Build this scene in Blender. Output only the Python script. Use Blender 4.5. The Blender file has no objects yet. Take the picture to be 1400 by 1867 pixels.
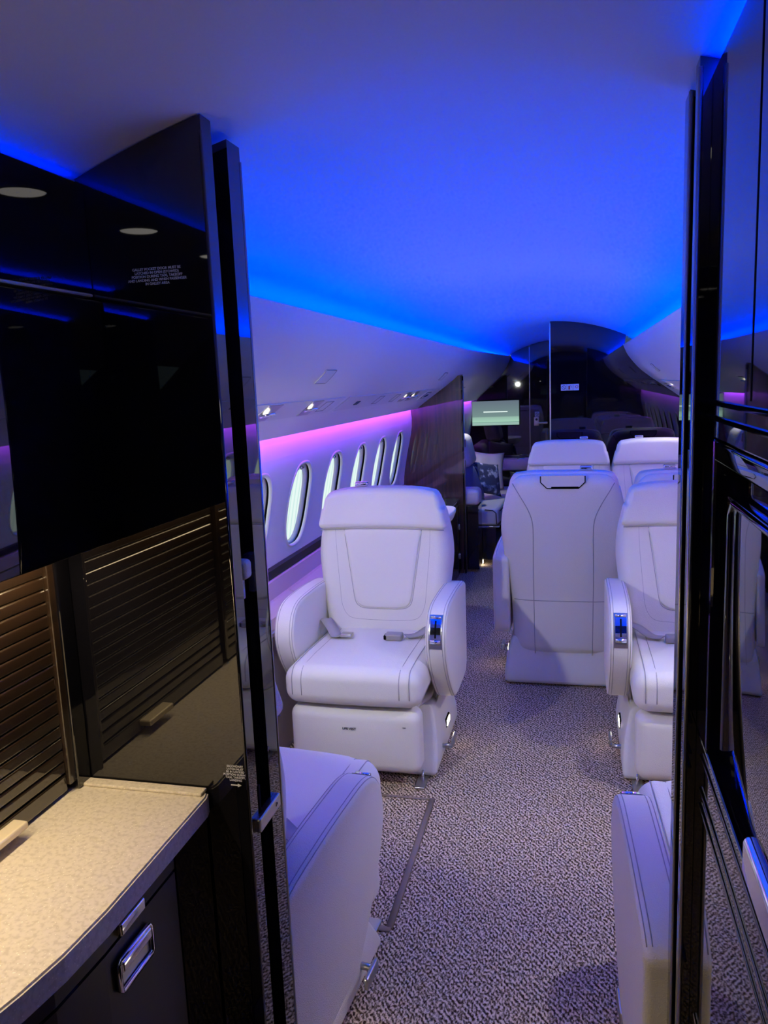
import bpy, bmesh, math, random
from mathutils import Vector, Matrix
random.seed(7)
S = bpy.context.scene
C = S.collection

# ------------------------------------------------------------------ camera
def make_camera():
    f = 1430.0
    Y = Vector((350, -248, f)).normalized()
    D = Vector((354, 8767, f)); D -= Y * D.dot(Y); D.normalize()
    Z = -D
    X = Y.cross(Z)
    if X.x < 0: X = -X
    right = Vector((X.x, Y.x, Z.x)); up = -Vector((X.y, Y.y, Z.y)); back = -Vector((X.z, Y.z, Z.z))
    m = Matrix((right, up, back)).transposed().to_4x4()
    m.translation = Vector((0, 0, 1.5))
    cam = bpy.data.cameras.new('camera'); o = bpy.data.objects.new('camera', cam); C.objects.link(o)
    cam.sensor_fit = 'VERTICAL'; cam.sensor_height = 36.0; cam.lens = f / 1867.0 * 36.0
    cam.clip_start = 0.02; cam.clip_end = 60
    o.matrix_world = m
    S.camera = o
make_camera()

# ------------------------------------------------------------------ world, exposure
W = bpy.data.worlds.new('world'); S.world = W; W.use_nodes = True
W.node_tree.nodes['Background'].inputs[0].default_value = (0.55, 0.75, 0.8, 1)
W.node_tree.nodes['Background'].inputs[1].default_value = 0.5
S.view_settings.view_transform = 'Standard'; S.view_settings.look = 'None'
S.view_settings.exposure = 0.0; S.view_settings.gamma = 1.0; S.view_settings.use_curve_mapping = False

BLUE = 104.0       # ceiling cove strips
PURPLE = 35.0      # sidewall wash strips
SPOT = 10.0        # reading lights and added fill lamps (W)
GALLEY = 9.0      # galley downlights, emission
COUNTER = 70.0    # warm strip above the counter

# ------------------------------------------------------------------ materials
MATS = {}
def mat(name, col, rough=0.5, metal=0.0, ior=1.45, emit=None, es=0.0, coat=0.0, spec=None):
    if name in MATS: return MATS[name]
    m = bpy.data.materials.new(name); m.use_nodes = True
    b = m.node_tree.nodes['Principled BSDF']
    b.inputs['Base Color'].default_value = (*col, 1); b.inputs['Roughness'].default_value = rough
    b.inputs['Metallic'].default_value = metal; b.inputs['IOR'].default_value = ior
    if coat: b.inputs['Coat Weight'].default_value = coat; b.inputs['Coat Roughness'].default_value = 0.03
    if spec is not None: b.inputs['Specular IOR Level'].default_value = spec
    if emit: b.inputs['Emission Color'].default_value = (*emit, 1); b.inputs['Emission Strength'].default_value = es
    MATS[name] = m
    return m
def nodes(m): return m.node_tree.nodes, m.node_tree.links, m.node_tree.nodes['Principled BSDF']
def ramp(n, pts):
    r = n.new('ShaderNodeValToRGB'); e = r.color_ramp.elements
    while len(e) < len(pts): e.new(0.5)
    for k, (p, c) in enumerate(pts): e[k].position = p; e[k].color = (*c, 1)
    return r
def coords(n, l, scale=(1, 1, 1), rot=(0, 0, 0)):
    t = n.new('ShaderNodeTexCoord'); mp = n.new('ShaderNodeMapping')
    mp.inputs['Scale'].default_value = scale; mp.inputs['Rotation'].default_value = rot
    l.new(t.outputs['Object'], mp.inputs['Vector']); return mp.outputs['Vector']
def bump(n, l, b, fac, dist, strength=1.0):
    bp = n.new('ShaderNodeBump'); bp.inputs['Distance'].default_value = dist; bp.inputs['Strength'].default_value = strength
    l.new(fac, bp.inputs['Height']); l.new(bp.outputs['Normal'], b.inputs['Normal'])

def leather(name, col, rough=0.42):
    m = mat(name, col, rough)
    n, l, b = nodes(m); v = coords(n, l)
    a = n.new('ShaderNodeTexNoise'); a.inputs['Scale'].default_value = 9; a.inputs['Detail'].default_value = 3; l.new(v, a.inputs['Vector'])
    vo = n.new('ShaderNodeTexVoronoi'); vo.inputs['Scale'].default_value = 420; l.new(v, vo.inputs['Vector'])
    mx = n.new('ShaderNodeMath'); mx.operation = 'MULTIPLY_ADD'; mx.inputs[1].default_value = 6.0
    l.new(a.outputs['Fac'], mx.inputs[0]); l.new(vo.outputs['Distance'], mx.inputs[2])
    bump(n, l, b, mx.outputs[0], 0.0011, 0.5)
    return m
LEATHER = leather('white_leather', (0.80, 0.765, 0.71))
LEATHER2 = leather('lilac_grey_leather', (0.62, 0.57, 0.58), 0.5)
GREYPILLOW = leather('slate_fabric', (0.17, 0.18, 0.24), 0.8)
SEAM = mat('seam_thread', (0.40, 0.375, 0.38), 0.7)
PIPING = mat('black_piping', (0.02, 0.02, 0.03), 0.5)
BLACK = mat('black_lacquer', (0.0035, 0.0035, 0.006), 0.02, ior=1.8)
BLACKSAT = mat('black_satin', (0.008, 0.008, 0.011), 0.35)
DARK = mat('dark_gap', (0.004, 0.004, 0.005), 0.9, spec=0.1)
CHROME = mat('chrome', (0.82, 0.82, 0.84), 0.08, 1.0)
STEEL = mat('brushed_steel', (0.5, 0.49, 0.48), 0.28, 1.0)
GOLD = mat('champagne_metal', (0.82, 0.72, 0.52), 0.4, 0.25)
BUCKLE = mat('buckle_plastic', (0.34, 0.31, 0.30), 0.35)
STRAP = mat('belt_webbing', (0.40, 0.37, 0.40), 0.75)
LINER = mat('cabin_liner', (0.80, 0.79, 0.79), 0.6)
BINMAT = mat('overhead_panel', (0.80, 0.79, 0.80), 0.5)
PSU = mat('service_panel', (0.72, 0.71, 0.73), 0.45)
LEDGE = leather('ledge_leather', (0.55, 0.47, 0.47), 0.45)
INK = mat('black_ink', (0.02, 0.02, 0.03), 0.6)
WHITEINK = mat('white_ink', (0.62, 0.62, 0.66), 0.6, emit=(0.6, 0.62, 0.7), es=0.0)
PLACARD = mat('placard_white', (0.75, 0.75, 0.78), 0.5)
TEAL = mat('placard_frame', (0.01, 0.05, 0.08), 0.4)
RED = mat('placard_red', (0.5, 0.03, 0.03), 0.4)
PLATE = mat('mirror_plate', (0.55, 0.56, 0.62), 0.05, 1.0)
def emitter(name, col, s):
    m = bpy.data.materials.new(name); m.use_nodes = True
    nt = m.node_tree; nt.nodes.clear()
    e = nt.nodes.new('ShaderNodeEmission'); o = nt.nodes.new('ShaderNodeOutputMaterial')
    e.inputs[0].default_value = (*col, 1); e.inputs[1].default_value = s
    nt.links.new(e.outputs[0], o.inputs[0]); return m
def blue_emitter(name, s):
    # a 470 nm LED lies outside sRGB: its linear red component is slightly negative
    m = emitter(name, (0, 0, 1), s); nt = m.node_tree; e = [x for x in nt.nodes if x.type == 'EMISSION'][0]
    c = nt.nodes.new('ShaderNodeCombineXYZ')
    for k, v in enumerate((-0.10, 0.010, 1.0)): c.inputs[k].default_value = v
    nt.links.new(c.outputs[0], e.inputs[0]); return m
LED_BLUE = blue_emitter('blue_led', BLUE)
LED_BLUE2 = blue_emitter('blue_led_galley', BLUE * 0.48)
LED_PURPLE = emitter('purple_led', (0.36, 0.045, 1.0), PURPLE)
LED_WARM = emitter('warm_led', (1.0, 0.76, 0.43), COUNTER)
LAMP = emitter('reading_or_fill_lamp', (1.0, 0.92, 0.78), 5.0)
GLAMP = emitter('galley_lamp', (1.0, 0.93, 0.86), GALLEY)
FOOT = emitter('floor_lamp', (1.0, 0.86, 0.6), 16.0)

def wood_mat(name, c1, c2, rough, rot, scale):
    m = mat(name, c1, rough, ior=1.5, coat=1.0)
    m.node_tree.nodes['Principled BSDF'].inputs['Coat IOR'].default_value = 1.7
    n, l, b = nodes(m); v = coords(n, l, scale, rot)
    w = n.new('ShaderNodeTexNoise'); w.inputs['Scale'].default_value = 1.0; w.inputs['Detail'].default_value = 5; w.inputs['Distortion'].default_value = 0.6
    l.new(v, w.inputs['Vector'])
    r = ramp(n, [(0.3, c2), (0.5, c1), (0.7, c2)]); l.new(w.outputs['Fac'], r.inputs[0]); l.new(r.outputs[0], b.inputs['Base Color'])
    return m
WALNUT = wood_mat('walnut_gloss', (0.085, 0.036, 0.018), (0.026, 0.011, 0.007), 0.3, (0, 0, 0), (26, 26, 1.6))
TAMBOUR = wood_mat('tambour_wood', (0.020, 0.010, 0.005), (0.009, 0.005, 0.003), 0.35, (0, 0, 0), (30, 2.2, 30))

def counter_mat():
    m = mat('beige_solid_surface', (0.62, 0.56, 0.46), 0.32)
    n, l, b = nodes(m); v = coords(n, l)
    vo = n.new('ShaderNodeTexVoronoi'); vo.inputs['Scale'].default_value = 170; l.new(v, vo.inputs['Vector'])
    no = n.new('ShaderNodeTexNoise'); no.inputs['Scale'].default_value = 150; no.inputs['Detail'].default_value = 2; l.new(v, no.inputs['Vector'])
    r = ramp(n, [(0.0, (0.9, 0.86, 0.74)), (0.10, (0.9, 0.86, 0.74)), (0.17, (0.66, 0.60, 0.50)), (1.0, (0.66, 0.60, 0.50))]); l.new(vo.outputs['Distance'], r.inputs[0])
    r2 = ramp(n, [(0.36, (0.86, 0.85, 0.83)), (0.5, (1, 1, 1)), (0.62, (1.04, 1.04, 1.04))]); l.new(no.outputs['Fac'], r2.inputs[0])
    mx = n.new('ShaderNodeMix'); mx.data_type = 'RGBA'; mx.blend_type = 'MULTIPLY'; mx.inputs[0].default_value = 1.0
    l.new(r.outputs[0], mx.inputs[6]); l.new(r2.outputs[0], mx.inputs[7]); l.new(mx.outputs[2], b.inputs['Base Color'])
    return m
COUNTERTOP = counter_mat()

def carpet_mat():
    m = mat('loop_carpet', (0.2, 0.18, 0.18), 0.95, spec=0.1)
    n, l, b = nodes(m)
    v1 = coords(n, l, (185, 105, 1), (0, 0, math.radians(38)))
    n1 = n.new('ShaderNodeTexNoise'); n1.inputs['Scale'].default_value = 1.0; n1.inputs['Detail'].default_value = 1.5; l.new(v1, n1.inputs['Vector'])
    v2 = coords(n, l, (1, 1, 1), (0, 0, math.radians(-40)))
    w = n.new('ShaderNodeTexWave'); w.inputs['Scale'].default_value = 26; w.inputs['Distortion'].default_value = 3.5; w.inputs['Detail'].default_value = 2; w.inputs['Detail Scale'].default_value = 3; l.new(v2, w.inputs['Vector'])
    ma = n.new('ShaderNodeMath'); ma.operation = 'MULTIPLY_ADD'; ma.inputs[1].default_value = 0.16; l.new(w.outputs['Fac'], ma.inputs[0]); l.new(n1.outputs['Fac'], ma.inputs[2])
    r = ramp(n, [(0.42, (0.042, 0.022, 0.018)), (0.55, (0.26, 0.185, 0.14)), (0.70, (0.80, 0.63, 0.49))]); l.new(ma.outputs[0], r.inputs[0])
    l.new(r.outputs[0], b.inputs['Base Color'])
    bump(n, l, b, ma.outputs[0], 0.004, 0.8)
    return m
CARPET = carpet_mat()
CARPETEDGE = mat('carpet_binding', (0.27, 0.205, 0.175), 0.95, spec=0.1)

def shade_mat():
    m = emitter('daylit_shade', (0.72, 0.98, 0.93), 1.0)
    nt = m.node_tree; e = [x for x in nt.nodes if x.type == 'EMISSION'][0]
    v = coords(nt.nodes, nt.links, (1, 1, 1))
    w = nt.nodes.new('ShaderNodeTexWave'); w.inputs['Scale'].default_value = 6; w.bands_direction = 'Y'; nt.links.new(v, w.inputs['Vector'])
    r = ramp(nt.nodes, [(0.0, (0.62, 0.86, 0.82)), (0.25, (0.80, 1.0, 0.96)), (1.0, (0.86, 1.0, 0.96))]); nt.links.new(w.outputs['Fac'], r.inputs[0]); nt.links.new(r.outputs[0], e.inputs[0])
    e.inputs[1].default_value = 0.95
    return m
SHADE = shade_mat()

def pillow_mat():
    m = mat('camouflage_fabric', (0.3, 0.32, 0.4), 0.85)
    n, l, b = nodes(m); v = coords(n, l, (1, 1, 1))
    no = n.new('ShaderNodeTexNoise'); no.inputs['Scale'].default_value = 16; no.inputs['Detail'].default_value = 4; l.new(v, no.inputs['Vector'])
    r = ramp(n, [(0.40, (0.07, 0.08, 0.14)), (0.52, (0.22, 0.24, 0.34)), (0.58, (0.62, 0.64, 0.72))]); r.color_ramp.interpolation = 'CONSTANT'
    l.new(no.outputs['Fac'], r.inputs[0]); l.new(r.outputs[0], b.inputs['Base Color']); return m
CAMO = pillow_mat()

# ------------------------------------------------------------------ mesh helpers
def link(name, me, m, parent=None, smooth=False):
    o = bpy.data.objects.new(name, me); C.objects.link(o)
    if m is not None and not me.materials: me.materials.append(m)
    if smooth:
        for p in me.polygons: p.use_smooth = True
    if parent: o.parent = parent
    return o
def raw(verts, faces, recalc=True):
    me = bpy.data.meshes.new('mesh'); me.from_pydata([tuple(v) for v in verts], [], faces)
    if recalc:
        bm = bmesh.new(); bm.from_mesh(me); bmesh.ops.recalc_face_normals(bm, faces=bm.faces); bm.to_mesh(me); bm.free()
    me.update(); return me
def lerp_table(t, x):
    if x <= t[0][0]: return t[0][1]
    for (a, b), (c, d) in zip(t, t[1:]):
        if x <= c: return b + (d - b) * (x - a) / (c - a)
    return t[-1][1]
def smooth_table(t, x):
    if x <= t[0][0]: return t[0][1]
    if x >= t[-1][0]: return t[-1][1]
    for k in range(len(t) - 1):
        if x <= t[k + 1][0]:
            p0 = t[max(k - 1, 0)]; p1 = t[k]; p2 = t[k + 1]; p3 = t[min(k + 2, len(t) - 1)]
            u = (x - p1[0]) / (p2[0] - p1[0]); d = p2[0] - p1[0]
            m1 = (p2[1] - p0[1]) / (p2[0] - p0[0]) * d; m2 = (p3[1] - p1[1]) / (p3[0] - p1[0]) * d
            return (2*u**3-3*u*u+1)*p1[1] + (u**3-2*u*u+u)*m1 + (-2*u**3+3*u*u)*p2[1] + (u**3-u*u)*m2
def rbox_v(c, h, r, mid=(1, 1, 1), deform=None, cs=3):
    """rounded box centred at c with half sizes h and edge radius r"""
    r = min(r, *[x * 0.98 for x in h])
    ax = []
    for a in range(3):
        i = h[a] - r; lst = [-(i + r * math.tan(math.radians(45 * k / cs))) for k in range(cs, 0, -1)]
        lst += [-i + 2 * i * k / mid[a] for k in range(mid[a] + 1)]
        lst += [i + r * math.tan(math.radians(45 * k / cs)) for k in range(1, cs + 1)]
        ax.append(lst)
    idx = {}; verts = []; faces = []
    def vid(i, j, k):
        key = (i, j, k)
        if key not in idx:
            p = Vector((ax[0][i], ax[1][j], ax[2][k]))
            q = Vector([max(-(h[a] - r), min(h[a] - r, p[a])) for a in range(3)])
            d = p - q
            if d.length > 1e-9: p = q + d.normalized() * r
            p += Vector(c)
            if deform: p = Vector(deform(p.x, p.y, p.z))
            idx[key] = len(verts); verts.append(p)
        return idx[key]
    n = [len(a) - 1 for a in ax]
    for i in range(n[0]):
        for j in range(n[1]):
            for k in (0, n[2]):
                f = [vid(i, j, k), vid(i+1, j, k), vid(i+1, j+1, k), vid(i, j+1, k)]; faces.append(f if k else f[::-1])
    for i in range(n[0]):
        for k in range(n[2]):
            for j in (0, n[1]):
                f = [vid(i, j, k), vid(i+1, j, k), vid(i+1, j, k+1), vid(i, j, k+1)]; faces.append(f[::-1] if j else f)
    for j in range(n[1]):
        for k in range(n[2]):
            for i in (0, n[0]):
                f = [vid(i, j, k), vid(i, j+1, k), vid(i, j+1, k+1), vid(i, j, k+1)]; faces.append(f if i else f[::-1])
    return verts, faces
def rbox(name, c, h, r, m, parent=None, mid=(1, 1, 1), deform=None, cs=3, smooth=True):
    return link(name, raw(*rbox_v(c, h, r, mid, deform, cs), recalc=False), m, parent, smooth)
def box(name, lo, hi, m, parent=None, r=0.002):
    c = [(a + b) / 2 for a, b in zip(lo, hi)]; h = [(b - a) / 2 for a, b in zip(lo, hi)]
    return rbox(name, c, h, r, m, parent, cs=1, smooth=False)
def tube_v(path, r, n=6, closed=False):
    P = [Vector(p) for p in path]; verts = []; faces = []
    up = None
    for i, p in enumerate(P):
        t = (P[(i+1) % len(P)] - P[i-1]) if closed else (P[min(i+1, len(P)-1)] - P[max(i-1, 0)])
        t.normalize()
        if up is None:
            up = Vector((0, 0, 1)) if abs(t.z) < 0.9 else Vector((1, 0, 0))
        u = up - t * up.dot(t); u.normalize(); up = u; w = t.cross(u)
        for k in range(n):
            a = 2 * math.pi * k / n; verts.append(p + (u * math.cos(a) + w * math.sin(a)) * r)
    m_ = len(P) if closed else len(P) - 1
    for i in range(m_):
        for k in range(n):
            a = i * n; b = ((i + 1) % len(P)) * n
            faces.append([a + k, a + (k+1) % n, b + (k+1) % n, b + k])
    if not closed:
        faces.append(list(range(n))[::-1]); faces.append([len(verts) - n + k for k in range(n)])
    return verts, faces
def tube(name, path, r, m, parent=None, n=6, closed=False):
    return link(name, raw(*tube_v(path, r, n, closed)), m, parent, True)
def join_v(*parts):
    V = []; F = []
    for v, f in parts:
        o = len(V); V += list(v); F += [[i + o for i in q] for q in f]
    return V, F
def prism(name, pts, axis, lo, hi, m, parent=None, smooth=False):
    """closed 2D outline extruded along an axis: x:(y,z)  y:(x,z)  z:(x,y)"""
    def P(a, b, t): return (t, a, b) if axis == 'x' else (a, t, b) if axis == 'y' else (a, b, t)
    n = len(pts); V = [P(a, b, lo) for a, b in pts] + [P(a, b, hi) for a, b in pts]
    F = [list(range(n)), list(range(n, 2 * n))[::-1]] + [[i, (i+1) % n, n + (i+1) % n, n + i] for i in range(n)]
    return link(name, raw(V, F), m, parent, smooth)
def catmull(pts, per=6, closed=True):
    out = []; n = len(pts)
    rng = n if closed else n - 1
    for i in range(rng):
        g = lambda k: pts[k % n] if closed else pts[max(0, min(n - 1, k))]
        p0, p1, p2, p3 = g(i-1), g(i), g(i+1), g(i+2)
        for s in range(per):
            t = s / per
            out.append(tuple(0.5 * (2*b + (c-a)*t + (2*a-5*b+4*c-d)*t*t + (-a+3*b-3*c+d)*t**3) for a, b, c, d in zip(p0, p1, p2, p3)))
    if not closed: out.append(tuple(pts[-1]))
    return out
def offset2(pts, d):
    """shrink a closed 2D outline by d (counter-clockwise outline)"""
    n = len(pts); area = sum(pts[i][0]*pts[(i+1) % n][1] - pts[(i+1) % n][0]*pts[i][1] for i in range(n))
    s = 1 if area > 0 else -1
    out = []
    for i in range(n):
        a, b = pts[i-1], pts[(i+1) % n]
        tx, ty = b[0]-a[0], b[1]-a[1]; L = math.hypot(tx, ty) or 1
        out.append((pts[i][0] - s * ty / L * d, pts[i][1] + s * tx / L * d))
    return out
def pillow_extrude(pts, x0, x1, r, steps=4):
    """outline in (y,z), extruded in x with rounded rims"""
    rings = []
    for k in range(steps + 1):
        a = math.pi / 2 * k / steps
        rings.append((x0 + r - r * math.sin(a), offset2(pts, r * (1 - math.cos(a)) if True else 0)))
    # order from far cap (small) to body
    left = []
    for k in range(steps + 1):
        a = math.pi / 2 * k / steps
        left.append((x0 + r - r * math.cos(a), offset2(pts, r * (1 - math.sin(a)))))
    right = [(x0 + x1 - x, p) for x, p in left[::-1]]
    seq = left + right
    V = []; F = []; n = len(pts)
    for x, p in seq: V += [(x, a, b) for a, b in p]
    for i in range(len(seq) - 1):
        for k in range(n): F.append([i*n + k, i*n + (k+1) % n, (i+1)*n + (k+1) % n, (i+1)*n + k])
    F.append(list(range(n))); F.append([len(V) - n + k for k in range(n)])
    return V, F
def cyl(name, c, r, axis, half, m, parent=None, n=20, r2=None):
    r2 = r if r2 is None else r2; V = []
    for s, rr in ((-1, r), (1, r2)):
        for k in range(n):
            a = 2*math.pi*k/n; p = [rr*math.cos(a), rr*math.sin(a)]
            q = {'x': (s*half, *p), 'y': (p[0], s*half, p[1]), 'z': (*p, s*half)}[axis]
            V.append([q[i] + c[i] for i in range(3)])
    F = [list(range(n)), list(range(n, 2*n))] + [[k, (k+1) % n, n + (k+1) % n, n + k] for k in range(n)]
    return link(name, raw(V, F), m, parent)
TXT = {}
def text(name, body, size, m, matrix, parent=None, align='CENTER', spacing=1.0, extrude=0.0003):
    cu = bpy.data.curves.new('lettering', 'FONT'); cu.body = body; cu.size = size; cu.align_x = align; cu.align_y = 'CENTER'
    cu.space_line = spacing; cu.extrude = extrude; cu.offset = size * 0.015
    t = bpy.data.objects.new('lettering_source', cu); C.objects.link(t)
    dg = bpy.context.evaluated_depsgraph_get()
    me = bpy.data.meshes.new_from_object(t.evaluated_get(dg)); bpy.data.objects.remove(t); bpy.data.curves.remove(cu)
    me.transform(matrix); me.materials.clear()
    return link(name, me, m, parent)
def basis(origin, right, up):
    r = Vector(right).normalized(); u = Vector(up).normalized(); n = r.cross(u)
    m = Matrix((r, u, n)).transposed().to_4x4(); m.translation = Vector(origin); return m
def tag(o, label, cat, group=None):
    o['label'] = label; o['category'] = cat
    if group: o['group'] = group
    return o
def struct(o, label=None):
    o['kind'] = 'structure'
    if label: o['label'] = label
    return o
def empty(name, loc, rz=0.0):
    o = bpy.data.objects.new(name, None); C.objects.link(o); o.location = loc; o.rotation_euler = (0, 0, rz); o.empty_display_size = 0.05
    return o

# ------------------------------------------------------------------ cabin cross-section
XC = -0.20
Y0, Y1, Y2 = -1.4, 6.2, 8.0          # front wall behind the viewer, right partition, aft wall
def taper(y): return 1.0 - 0.22 * max(0.0, (y - 6.0) / 2.0)
def drop(y): return 0.065 * max(0.0, (y - 6.0) / 2.0)
def ceil_z(x, y=0): return 1.921 - 0.39 * ((x - XC) / taper(y)) ** 2 - drop(y)
BIN = [(0.550, 1.720), (0.562, 1.690), (0.592, 1.632), (0.670, 1.540), (0.750, 1.475), (0.820, 1.425), (0.910, 1.362), (0.965, 1.322), (0.990, 1.300)]
WALL = [(0.0, 0.98), (0.30, 1.07), (0.50, 1.105), (0.62, 1.122), (0.755, 1.125), (0.95, 1.092), (1.13, 1.052), (1.22, 1.046), (1.30, 1.054), (1.42, 1.062)]   # z -> half width
def wall_w(z): return smooth_table(WALL, z)

def floor_and_ceiling():
    V = [(-1.5, Y0, 0), (1.1, Y0, 0), (1.1, Y2 + .2, 0), (-1.5, Y2 + .2, 0)]
    V += [(x, y, -0.05) for x, y, z in V]
    f = link('floor', raw(V, [[0, 1, 2, 3], [7, 6, 5, 4], [0, 4, 5, 1], [1, 5, 6, 2], [2, 6, 7, 3], [3, 7, 4, 0]]), CARPET)
    struct(f, 'grey brown loop pile carpet along the aisle')
    hatch = [(-0.52, 1.905), (-0.512, 1.9), (-0.505, 1.912), (-0.507, 2.25), (-0.509, 2.58), (-0.515, 2.60)]
    def strip(name, pts, w):
        P = [Vector((x, y, 0.002)) for x, y in pts]
        V, F = tube_v(P, w, 8); V = [Vector((v.x, v.y, 0.001 + max(0, v.z) * 0.45)) for v in V]
        return link(name, raw(V, F), CARPETEDGE, f, True)
    strip('hatch_seam', [(-0.507, 1.905), (-0.508, 2.2), (-0.509, 2.6)], 0.011)
    strip('hatch_seam', [(-0.502, 1.90), (-0.60, 1.905), (-0.75, 1.905)], 0.011)
    strip('hatch_seam', [(-0.503, 2.6), (-0.6, 2.6), (-0.72, 2.6)], 0.007)
    # ceiling
    V = []; F = []; nx = 28
    ys = [Y0 + (6.0 - Y0) * k / 20 for k in range(21)] + [6.2, 6.6, 7.0, 7.4, 7.8, 8.1]
    for y in ys:
        for k in range(nx + 1):
            x = XC + (-0.76 + 1.52 * k / nx) * taper(y); V.append((x, y, ceil_z(x, y)))
    for j in range(len(ys) - 1):
        for k in range(nx): a = j * (nx + 1) + k; F.append([a, a + nx + 1, a + nx + 2, a + 1])
    n0 = len(V); V += [(x, y, z + 0.03) for x, y, z in V]
    F += [[i + n0 for i in q[::-1]] for q in F]
    struct(link('ceiling', raw(V, F, False), LINER, None, True), 'arched white ceiling washed in blue light')

def loft_side(name, prof, sgn, ys, m, parent=None, smooth=True, taperf=taper, dropf=None):
    """prof: list of (half_width, z); side sgn -1 left, +1 right"""
    V = []; F = []; n = len(prof)
    for y in ys:
        for w, z in prof: V.append((XC + sgn * w * taperf(y), y, z - (dropf(y) if dropf else 0)))
    for j in range(len(ys) - 1):
        for k in range(n - 1): a = j * n + k; F.append([a, a + 1, a + n + 1, a + n])
    return V, F

def led(name, pts, ys, m, parent=None):
    """ribbon between two profile points, split along y"""
    V = []; F = []
    for y in ys:
        for w, z, s in pts: V.append((XC + s * w * taper(y), y, z))
    for j in range(len(ys) - 1): F.append([2*j, 2*j+1, 2*j+3, 2*j+2])
    me = bpy.data.meshes.new('mesh'); me.from_pydata(V, [], F); me.update()
    return link(name, me, m, parent)

def frange(a, b, n): return [a + (b - a) * k / n for k in range(n + 1)]

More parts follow.
